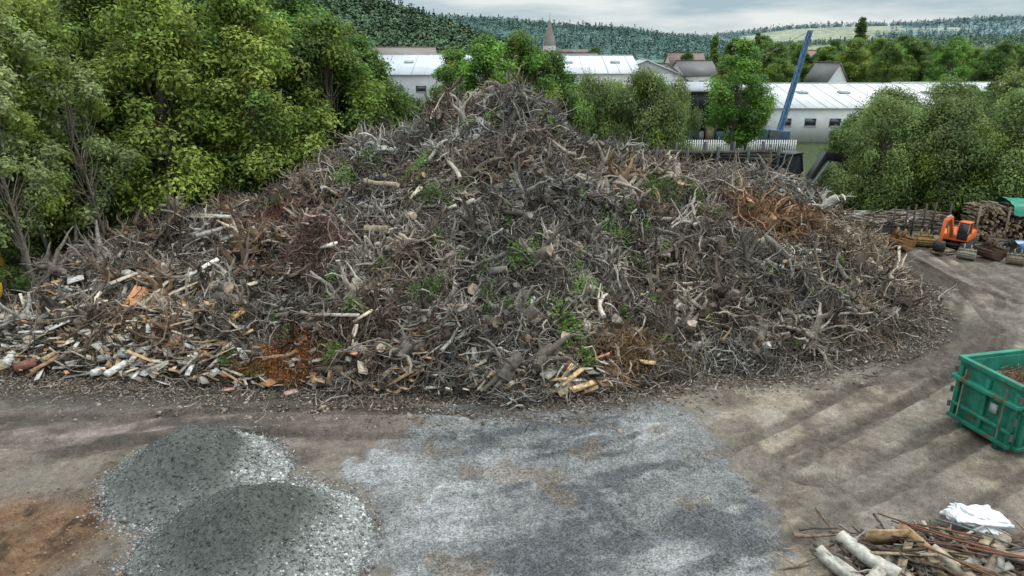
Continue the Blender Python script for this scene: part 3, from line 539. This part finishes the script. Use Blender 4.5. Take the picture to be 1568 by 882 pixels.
mb.box((0,5,3.5),(12,.3,7),(.03,.03,.032));mb.box((-5.85,0,3.5),(.3,10,7),(.035,.035,.037));mb.box((5.85,0,3.5),(.3,10,7),(.035,.035,.037));mb.box((0,-4.9,5.6),(11.3,.2,2.6),(.02,.022,.024));mb.obj('walls',M_paint,E)
mb=MB();mb.box((0,0,7.35),(13,11.4,.25),(.30,.31,.32),(.06,0,0));mb.obj('roof',M_roof,E)
mb=MB()
for i in range(5): mb.box((-5+i*2.5,-4.75,2.15),(.3,.3,4.3),(.06,.06,.065))
for i in range(7): mb.box((-4.6+i*1.5,-2,.6+.3*(i%2)),(1.1,1.4,1.2+.6*(i%2)),[(.35,.28,.18),(.1,.16,.3),(.3,.3,.3)][i%3])
mb.obj('posts_and_stored_goods',M_paint,E)
E=empty('church',(15.5,300,0));mb=MB();mb.box((0,0,7.5),(5.0,5.0,15),(.36,.34,.31));mb.box((9,0,4.5),(14,9,9),(.36,.34,.31));mb.obj('walls',M_wall,E)
mb=MB();mb.add([(-2.6,-2.6,15),(2.6,-2.6,15),(2.6,2.6,15),(-2.6,2.6,15),(0,0,25.5)],(.11,.09,.08),T=[[0,1,4],[1,2,4],[2,3,4],[3,0,4]]);mb.add([(2,-5,9),(16,-5,9),(16,5,9),(2,5,9),(2,0,13.5),(16,0,13.5)],(.13,.09,.075),Q=[[0,1,5,4],[2,3,4,5]],T=[[0,4,3],[1,2,5]]);mb.obj('spire_and_roof',M_roof,E)
mb=MB();mb.cyl((0,0,25.3),(0,0,27.5),.08,(.05,.05,.05),6)
for s in(-1,1):mb.box((s*1.1,-2.53,12),(.8,.1,2.2),(.03,.03,.03))
mb.obj('cross_and_louvres',M_paint,E)
E=empty('picket_fence',(0,0,0));mb=MB()
for x in np.arange(15.5,35,.28): mb.box((x,85,.98),(.14,.04,1.9),(.52,.52,.50))
mb.box((25.2,85.06,.5),(19.6,.05,.1),(.45,.45,.45));mb.box((25.2,85.06,1.5),(19.6,.05,.1),(.45,.45,.45));mb.obj('pickets_and_rails',M_paint,E)
E=empty('drilling_rig',(33.6,88,0));mb=MB();BL=(.07,.15,.26)
p0=np.array([0,0,1.6]);p1=np.array([2.9,1.2,14.6]);ax_=p1-p0
for ox,oy in[(-.26,-.26),(.26,-.26),(.26,.26),(-.26,.26)]: mb.cyl(p0+[ox,oy,0],p1+[ox*.7,oy*.7,0],.085,BL,6)
for i in range(16):
    a0=p0+ax_*i/16;a1=p0+ax_*(i+1)/16;s_=1 if i%2 else -1
    mb.cyl(a0+[-.26*s_,-.26,0],a1+[.26*s_,-.26,0],.05,BL,4);mb.cyl(a0+[-.26,.26*s_,0],a1+[-.26,-.26*s_,0],.05,BL,4)
mb.cyl(p0*.95+p1*.05,p1,.12,BL,8)
mb.obj('mast',M_paint,E)
mb=MB();mb.box((0,1.2,1.9),(2.6,4,1.7),(.04,.07,.11));mb.box((-.8,-.9,2.1),(1.0,1.3,1.7),(.06,.07,.08))
for s in(-1,1): mb.box((s*1.2,1,.55),(.6,4.4,1.0),(.03,.03,.03))
mb.obj('carrier',M_paint,E,bevel=.05)
mb=MB();mb.cyl(p1,(-6,1,9.8),.03,(.1,.1,.1),4);mb.cyl(p1*.93+p0*.07,(-9,2,9.4),.03,(.1,.1,.1),4);mb.obj('cables',M_paint,E)
# ---------------------------------------------------------------- machines
def excavator(name,x,y,rz,sc,col,grab=False,z=0,low=False):
    E=empty(name,(x,y,z),rz,sc);K=(.018,.018,.02)
    mb=MB()
    for s in(-1,1):
        th=np.linspace(0,2*np.pi,21)[:-1];pts=[(math.copysign(1.15,math.cos(t))+.42*math.cos(t),.45+.42*math.sin(t)) for t in th]
        mb.prism(pts,s*1.0-.25,s*1.0+.25,K)
        for i in range(7): mb.cyl((-1.2+i*.4,s*1.27,.3),(-1.2+i*.4,s*1.3,.3),.14,(.09,.09,.09),8)
        for i in range(14): mb.box((-1.4+i*.215,s*1.0,.89),(.06,.52,.05),(.05,.05,.05))
    mb.box((0,0,.55),(1.6,1.6,.3),K);mb.cyl((0,0,.6),(0,0,1.0),.55,K,16);mb.obj('tracks',M_rubber,E)
    mb=MB();mb.prism([(-1.75,1.0),(.9,1.0),(.9,1.55),(-.3,1.75),(-1.5,1.85),(-1.85,1.6)],-1.15,1.15,col);mb.prism([(-1.95,1.05),(-1.6,1.0),(-1.6,1.75),(-1.9,1.65)],-1.0,1.0,np.array(col)*.5);mb.obj('body',M_paint,E,bevel=.06)
    mb=MB();mb.prism([(.0,1.5),(1.0,1.2),(1.15,1.9),(.9,2.75),(0,2.75)],.25,1.1,(.02,.025,.03));mb.obj('cab_glass',M_glass,E,bevel=.04)
    mb=MB()
    for yy in(.24,1.11):
        mb.cyl((0,yy,1.5),(0,yy,2.8),.05,col,6);mb.cyl((1.16,yy,1.9),(.92,yy,2.78),.05,col,6)
    mb.box((.45,.68,2.81),(1.05,.98,.09),col);mb.obj('cab_frame',M_paint,E)
    mb=MB();c2=np.array(col)
    if low:
        mb.prism([(.7,1.4),(1.0,1.3),(2.1,2.5),(1.95,2.9)],-.35,-.08,c2);mb.prism([(1.95,2.9),(2.1,2.5),(3.6,2.2),(3.7,2.6)],-.35,-.08,c2);mb.prism([(3.4,2.6),(3.75,2.6),(4.2,1.4),(3.95,1.4)],-.33,-.1,c2);mb.cyl((1.1,-.45,1.4),(2.1,-.45,2.4),.07,(.1,.1,.1),8)
    else:
        mb.prism([(.7,1.4),(1.0,1.3),(2.2,3.2),(2.0,3.5)],-.35,-.08,c2);mb.prism([(2.0,3.5),(2.2,3.2),(3.7,3.1),(3.75,3.4)],-.35,-.08,c2);mb.prism([(3.5,3.5),(3.85,3.5),(4.2,1.4),(4.0,1.4)],-.33,-.1,c2)
        mb.cyl((1.1,-.45,1.4),(2.1,-.45,3.0),.07,(.3,.3,.3),8);mb.cyl((2.3,-.2,3.6),(3.6,-.2,3.6),.07,(.3,.3,.3),8)
    mb.obj('boom_and_arm',M_paint,E,bevel=.02)
    mb=MB()
    if grab:
        for s in(-1,1):
            for y0 in(-.6,0): mb.prism([(4.1,1.4),(4.1+s*.6,1.1),(4.1+s*.7,.6),(4.1+s*.15,.1),(4.1+s*.5,.65)],y0,y0+.15,K)
        mb.obj('grapple',M_paint,E)
    else:
        mb.prism([(3.9,1.5),(4.4,1.4),(4.5,.9),(4.1,.5),(3.6,.6),(3.5,.8)],-.65,.2,K);mb.obj('bucket',M_rubber,E)
    return E
excavator('tracked_excavator',-25.1,29.4,1.9,1.1,(.50,.33,.03),low=True)
excavator('grapple_excavator',21.6,53,.5,1.62,(.016,.016,.018),grab=True,low=True)
excavator('mini_excavator',28.6,42.6,-2.4,.68,(.55,.11,.02))
E=empty('timber_trailer',(15.6,54,0),.05,1.35);mb=MB();K=(.02,.02,.022)
mb.box((0,0,1.3),(8,.9,.25),K)
for i in range(5):
    xx=-3.5+i*1.75;mb.box((xx,0,1.55),(.18,2.4,.2),K)
    for s in(-1,1):mb.box((xx,s*1.15,2.75),(.16,.12,2.3),K)
mb.obj('frame_and_stakes',M_paint,E);mb=MB()
for xx in(-2.6,-1.4,2.4):
    for s in(-1,1):mb.cyl((xx,s*.75,.55),(xx,s*1.15,.55),.55,(.025,.025,.025),18);mb.cyl((xx,s*1.15,.55),(xx,s*1.18,.55),.25,(.2,.2,.2),12)
mb.obj('wheels',M_rubber,E)
mb=MB();n=34;P=np.stack([rng.uniform(-.5,.5,n),rng.uniform(-.9,.9,n),rng.uniform(1.8,3.6,n)],1);branch(mb,P,np.tile([[1.,0,0]],(n,1)),np.full(n,7.),rng.uniform(.1,.18,n),4,8,.02,palette(n,[1,1],[(.05,.042,.036),(.03,.027,.024)]),caps=True,capC=(.2,.15,.11));mb.obj('timber_load',M_wood,E)
def bucket(x,y,rz,sc,col):
    E=empty('excavator_bucket',(x,y,.03),rz,sc);mb=MB()
    a=np.linspace(-.2,3.3,12);o=[(math.cos(t)*.55,.55+math.sin(t)*-.55) for t in a];i_=[(math.cos(t)*.5,.55+math.sin(t)*-.5) for t in a]
    for k in range(11):
        mb.prism([o[k],o[k+1],i_[k+1],i_[k]],-.6,.6,col)
    for s in(-1,1):
        n=len(o);yy=s*.6;mb.add([(p[0],yy,p[1]) for p in o]+[(0,yy,.6)],col,T=[[j,j+1,n] for j in range(n-1)])
        mb.prism([(-.5,.7),(-.2,.9),(0,1.15),(.15,1.0),(.0,.7)],s*.22-.03,s*.22+.03,col)
    for k in range(5): mb.box((.6,-.5+k*.25,.62),(.08,.09,.22),(.12,.11,.1))
    mb.obj('shell_and_teeth',M_rust,E)
for x,y,r,s,c in [(25.0,42.6,.4,1.2,(.22,.12,.05)),(26.9,43.2,1.2,1.0,(.30,.20,.07)),(29.4,40.4,.2,1.1,(.10,.06,.04)),(31.1,41.2,2.2,.9,(.05,.045,.04)),(24.6,45.8,1.8,1.,(.12,.09,.07)),(27.9,40.3,.9,.8,(.3,.27,.22)),(26.2,46.4,2.8,1.,(.08,.06,.05)),(23.6,44.2,.9,.9,(.2,.18,.15)),(31.8,43.2,1.4,.9,(.16,.12,.08)),(22.6,46,.3,1.,(.1,.07,.05)),(30.2,39.2,1.1,.8,(.25,.2,.15))]: bucket(x,y,r,s,c)
def forks(x,y,rz):
    E=empty('pallet_fork_attachment',(x,y,0),rz);mb=MB();K=(.06,.05,.045)
    for s in(-.45,.45): mb.box((s,0,1.2),(.12,.06,2.4),K);mb.box((s,-.6,.05),(.12,1.2,.05),K)
    mb.box((0,.05,.6),(1.3,.08,.12),K);mb.box((0,.05,1.1),(1.3,.08,.12),K);mb.obj('frame_and_tines',M_rust,E)
forks(27.6,45.3,.3);forks(29.3,45.6,-.4);forks(25.8,44.4,.1)
def pallet(x,y,rz,n):
    E=empty('pallet_stack',(x,y,.02),rz);mb=MB()
    for k in range(n):
        z=k*.145
        for s in(-.36,0,.36): mb.box((0,s,z+.04),(1.2,.1,.08),(.22,.17,.12))
        for i in range(7): mb.box((-.54+i*.18,0,z+.105),(.12,.8,.022),np.array([.28,.22,.15])*rng.uniform(.7,1.2))
    mb.obj('boards',M_wood,E)
pallet(27.2,41.6,.3,2);pallet(30.6,44.6,-.2,4);pallet(25.2,48,.5,5);pallet(29.5,47.6,.1,3);pallet(32.8,40.6,.2,2);pallet(23.4,46.8,.2,4)
E=empty('firewood_stack',(33.8,45.2,0),-.15);mb=MB()
n=700;P=np.stack([rng.uniform(-2.6,2.6,n),rng.uniform(-.9,.9,n),rng.uniform(.08,2.4,n)],1);branch(mb,P,nrm(np.stack([rng.normal(0,.12,n),np.ones(n),rng.normal(0,.08,n)],1)),np.full(n,1.0),rng.uniform(.06,.12,n),2,6,.02,palette(n,[1,1,1],[(.16,.12,.09),(.24,.18,.12),(.10,.08,.06)]),caps=True,capC=palette(n,[1,1],[(.30,.22,.14),(.2,.145,.1)]))
for i in range(4): mb.box((-2.7+i*1.8,-1.3,1.2),(.1,.1,2.5),(.18,.14,.1))
mb.obj('split_logs',M_wood,E)
mb=MB();u=np.linspace(-1,1,30);X,Y=np.meshgrid(u,u,indexing='ij');Z=2.75-.35*np.abs(Y)**2-.12*fbm(X*3,Y*3,3,5)-.5*sst(.85,1,np.abs(Y));ii,jj=np.meshgrid(np.arange(29),np.arange(29),indexing='ij');ii=ii.ravel();jj=jj.ravel()
mb.add(np.stack([X*1.9+1.2,Y*1.5,Z],-1).reshape(-1,3),(.02,.20,.13),Q=np.stack([ii*30+jj,(ii+1)*30+jj,(ii+1)*30+jj+1,ii*30+jj+1],1));mb.obj('green_tarpaulin',M_fabric,E,smooth=True)
E=empty('blue_crate',(32.2,41.8,0),.2);mb=MB()
for s in(-1,1):mb.box((s*.58,0,.35),(.04,.8,.7),(.03,.14,.32));mb.box((0,s*.38,.35),(1.12,.04,.7),(.03,.14,.32))
mb.box((0,0,.05),(1.1,.7,.08),(.03,.1,.25));mb.box((0,0,.5),(1.0,.66,.3),(.4,.4,.38),(.1,.05,0));mb.obj('walls_and_contents',M_paint,E)
E=empty('scrap_timber_row',(0,0,0));mb=MB();n=420;P=np.stack([rng.uniform(22.5,31,n),rng.normal(48,.9,n),rng.uniform(.05,1.1,n)],1);branch(mb,P,nrm(np.stack([np.ones(n),rng.normal(0,.5,n),rng.normal(0,.1,n)],1)),rng.uniform(.6,2.4,n),rng.uniform(.03,.14,n),3,5,.05,palette(n,[3,2,2,1,2],GREY),caps=True);mb.obj('beams',M_wood,E)
# ---------------------------------------------------------------- green roll-off container
E=empty('skip_container',(15.55,18.5,.0),math.radians(13));G=np.array([.014,.145,.092]);L_,W_,Hh=5.6,2.3,2.1;zb=.28
mb=MB()
mb.box((L_/2,W_/2,zb+.04),(L_,W_,.08),G*.6)
for yy in(0.04,W_-.04): mb.box((L_/2,yy,zb+Hh/2),(L_,.07,Hh-.1),G)
for xx in(.04,L_-.04): mb.box((xx,W_/2,zb+Hh/2),(.07,W_-.16,Hh-.1),G)
mb.obj('walls',M_cont,E,bevel=.01)
mb=MB()
for yy in(-.03,W_+.03): mb.box((L_/2,yy,zb+Hh),(L_+.16,.17,.16),G*1.1)
for xx in(-.03,L_+.03): mb.box((xx,W_/2,zb+Hh),(.17,W_-.12,.16),G*1.1)
for i in range(10):
    for yy in(-.07,W_+.07): mb.prism([(.15+i*.58-.07,zb+.1),(.15+i*.58+.07,zb+.1),(.15+i*.58+.05,zb+Hh-.1),(.15+i*.58-.05,zb+Hh-.1)],yy-.07,yy+.07,G)
for yy in(.12,1.15,W_-.12): mb.box((-.07,yy,zb+Hh/2-.1),(.14,.14,Hh-.25),G*.9)
mb.box((-.13,W_/2,zb+1.5),(.28,W_+.16,.13),G*1.15);mb.box((-.08,W_/2,zb+.55),(.16,W_-.1,.1),G);mb.box((-.08,W_/2,zb+.08),(.18,W_,.14),G*.8)
mb.box((L_/2,-.09,zb+.06),(L_,.18,.14),G*.8);mb.box((L_/2,-.09,zb+1.3),(L_,.12,.08),G)
for yy in(.5,W_-.5): mb.box((L_/2,yy,.15),(L_+.1,.16,.24),G*.5)
for yy in(-.03,W_+.03):
    for zz in(.45,1.0,1.75): mb.cyl((-.14,yy,zb+zz-.1),(-.14,yy,zb+zz+.1),.055,(.08,.08,.07),8)
mb.cyl((-.2,.4,zb+.2),(-.2,.4,zb+1.9),.03,(.1,.12,.1),8);mb.cyl((-.2,1.9,zb+.2),(-.2,1.9,zb+1.9),.03,(.1,.12,.1),8)
mb.obj('frame_and_ribs',M_cont,E,bevel=.012)
mb=MB()
for s in(.45,L_-.5):
    for yy in(.5,W_-.5): mb.cyl((s,yy-.16,.13),(s,yy+.16,.13),.13,(.06,.05,.045),12)
mb.obj('rollers',M_rust,E)
mb=MB();mb.box((-.05,.8,zb+1.05),(.12,.22,.3),(.35,.36,.35));mb.box((.46,-.165,zb+1.9),(.2,.01,.2),(.6,.15,.22));mb.box((.44,-.14,zb+1.0),(.26,.14,.35),(.62,.25,.3));mb.obj('stickers',M_paint,E)
mb=MB();u=np.linspace(.1,L_-.1,60);v=np.linspace(.1,W_-.1,26);X,Y=np.meshgrid(u,v,indexing='ij');Z=zb+1.45+.35*fbm(X*1.2,Y*1.2,4,33);ii,jj=np.meshgrid(np.arange(59),np.arange(25),indexing='ij');ii=ii.ravel();jj=jj.ravel()
mb.add(np.stack([X,Y,Z],-1).reshape(-1,3),(.13,.08,.055),Q=np.stack([ii*26+jj,(ii+1)*26+jj,(ii+1)*26+jj+1,ii*26+jj+1],1))
n=700;P=np.stack([rng.uniform(.3,L_-.3,n),rng.uniform(.3,W_-.3,n),zb+1.5+rng.uniform(0,.3,n)],1);branch(mb,P,nrm(rng.normal(size=(n,3))*[1,1,.3]),rng.uniform(.1,.5,n),rng.uniform(.01,.03,n),3,3,.2,palette(n,[1,1,1],[(.2,.1,.06),(.28,.2,.13),(.1,.07,.05)]))
mb.obj('waste_fill',M_wood,E)
# ---------------------------------------------------------------- timber heap lower right
E=empty('scrap_timber_heap',(0,0,0));mb=MB()
def lg(x,y,z,L,r,az,el,col,cap,k=14,wob=.07,tp=.85):
    d=np.array([[math.cos(el)*math.cos(az),math.cos(el)*math.sin(az),math.sin(el)]]);branch(mb,np.array([[x,y,z]]),d,np.array([L]),np.array([r]),9,k,wob,np.array(col),taper=tp,caps=True,capC=np.array(cap),rough=.10)
PL=(.36,.33,.28);PK=(.42,.34,.25)
for a in [(8.1,13.2,.25,1.7,.2,1.9,.05,PL,PK),(8.6,13.5,.5,1.5,.19,2.2,.1,(.38,.35,.3),PK),(9.2,12.9,.4,1.7,.18,1.7,.05,(.28,.24,.2),PK),(7.7,12.6,.2,1.2,.19,1.5,0,(.22,.18,.14),PK),(8.4,12.7,.55,1.2,.16,.7,.1,(.34,.31,.26),PK),(10.7,13.0,.45,1.6,.15,2.0,.25,(.32,.27,.2),PK),(12.1,14.2,.5,2.6,.15,.15,.05,(.33,.25,.19),PK),(11.5,12.8,.4,2.4,.15,.5,.05,(.25,.19,.14),PK),(9.5,14.2,.2,1.5,.14,2.6,0,(.28,.24,.2),PK),(12.6,13.2,.35,2.2,.14,2.9,.1,(.3,.22,.16),PK)]: lg(*a)
n=420;P=np.stack([rng.normal(10.4,1.3,n),rng.normal(13.4,.6,n),rng.uniform(.03,.5,n)],1);branch(mb,P,nrm(np.stack([rng.normal(0,1,n),rng.normal(0,.7,n),rng.normal(0,.12,n)],1)),rng.uniform(.25,1.3,n),rng.uniform(.015,.07,n),4,6,.14,palette(n,[2,3,4,.5,3],GREY),caps=True,rough=.1)
mb.obj('logs',M_wood,E)
mb=MB()
for i in range(56):
    mb.box((rng.normal(10.8,1.1),rng.normal(13.5,.5),rng.uniform(.2,.7)),(rng.uniform(.4,2.0),rng.uniform(.06,.22),rng.uniform(.025,.06)),np.array([(.22,.15,.10),(.40,.31,.2),(.10,.07,.05),(.3,.27,.23)][i%4])*rng.uniform(.6,1.1),(rng.normal(0,.4),rng.normal(0,.15),rng.normal(.3,.6)))
for a in [((9.35,14.05,.6),(1.1,.05,.55),.0),((9.9,13.9,.6),(.05,.9,.5),.5)]: mb.box(a[0],a[1],(.36,.24,.13),(.25,0,a[2]))
mb.obj('planks',M_wood,E)
mb=MB();n=26;P=np.stack([rng.normal(11.2,.8,n),rng.normal(13.5,.35,n),rng.uniform(.5,.85,n)],1);branch(mb,P,nrm(np.stack([np.ones(n),rng.normal(-.25,.3,n),rng.normal(0,.1,n)],1)),rng.uniform(1.0,2.6,n),rng.uniform(.015,.03,n),6,6,.05,palette(n,[1,1,1],[(.14,.06,.035),(.07,.05,.045),(.12,.13,.12)]),taper=1,caps=True);mb.obj('rusty_pipes',M_rust,E,smooth=True)
mb=MB();nu,nv=120,80;u=np.linspace(0,2*np.pi,nu,endpoint=False);v=np.linspace(0,np.pi,nv);U,Vv=np.meshgrid(u,v,indexing='ij')
x=np.cos(U)*np.sin(Vv);y=np.sin(U)*np.sin(Vv);z=np.cos(Vv);rr=1+.45*fbm(x*1.4+4,y*1.4+z*2,3,71)+.22*(np.abs(fbm(x*4+z*3,y*4-z,3,72))-.2)
sq=lambda a:np.sign(a)*np.abs(a)**.75
P=np.stack([sq(x)*rr*.74+12.2,sq(y)*rr*.5+14.95,np.maximum(z*rr*.32+.45-.12*x,.03)],-1);ii,jj=np.meshgrid(np.arange(nu),np.arange(nv-1),indexing='ij');ii=ii.ravel();jj=jj.ravel();i2=(ii+1)%nu
mb.add(P.reshape(-1,3),(.58,.59,.61),Q=np.stack([ii*nv+jj,ii*nv+jj+1,i2*nv+jj+1,i2*nv+jj],1));mb.obj('white_plastic_bag',M_fabric)
# ---------------------------------------------------------------- camera, light, sky
cam=bpy.data.cameras.new('camera');co=bpy.data.objects.new('camera',cam);S.collection.objects.link(co);co.location=(0,0,12);co.rotation_euler=(math.radians(90-19),0,0);cam.lens=24;cam.sensor_width=36;cam.clip_end=9000;cam.clip_start=.1;S.camera=co
sl=bpy.data.lights.new('sun','SUN');sl.energy=1.5;sl.angle=math.radians(10);sl.color=(1,.94,.86);so=bpy.data.objects.new('sun',sl);S.collection.objects.link(so)
el,az=math.radians(50),math.radians(80)
d=Vector((math.sin(az)*math.cos(el),math.cos(az)*math.cos(el),math.sin(el)));so.rotation_euler=(-d).to_track_quat('-Z','Y').to_euler();so.location=(0,0,60)
w=bpy.data.worlds.new('World');S.world=w;w.use_nodes=True;nt_=w.node_tree;N=nt_.nodes;L=nt_.links;bg=N['Background']
sk=N.new('ShaderNodeTexSky');sk.sky_type='NISHITA';sk.sun_disc=False;sk.sun_elevation=el;sk.sun_rotation=az;L.new(sk.outputs[0],bg.inputs[0]);bg.inputs[1].default_value=.1
tc=N.new('ShaderNodeTexCoord');mp=N.new('ShaderNodeMapping');mp.inputs['Scale'].default_value=(1,1,6);no=N.new('ShaderNodeTexNoise');no.inputs['Scale'].default_value=3.2;no.inputs['Detail'].default_value=7;no.inputs['Roughness'].default_value=.55
L.new(tc.outputs['Generated'],mp.inputs[0]);L.new(mp.outputs[0],no.inputs['Vector'])
cr=N.new('ShaderNodeValToRGB');L.new(no.outputs['Fac'],cr.inputs[0]);cr.color_ramp.elements[0].position=.40;cr.color_ramp.elements[0].color=(.38,.51,.58,1);cr.color_ramp.elements[1].position=.60;cr.color_ramp.elements[1].color=(.82,.85,.85,1)
b2=N.new('ShaderNodeBackground');L.new(cr.outputs[0],b2.inputs[0])
# an overcast sky is about three times brighter overhead than at the horizon
sx=N.new('ShaderNodeSeparateXYZ');L.new(tc.outputs['Generated'],sx.inputs[0]);mr=N.new('ShaderNodeMapRange');L.new(sx.outputs[2],mr.inputs[0]);mr.inputs[1].default_value=.1;mr.inputs[2].default_value=.85;mr.inputs[3].default_value=1.05;mr.inputs[4].default_value=4.0;L.new(mr.outputs[0],b2.inputs[1])
ms=N.new('ShaderNodeMixShader');ms.inputs[0].default_value=.88;L.new(bg.outputs[0],ms.inputs[1]);L.new(b2.outputs[0],ms.inputs[2]);L.new(ms.outputs[0],N['World Output'].inputs['Surface'])
S.view_settings.view_transform='Standard';S.view_settings.look='None';S.view_settings.exposure=0
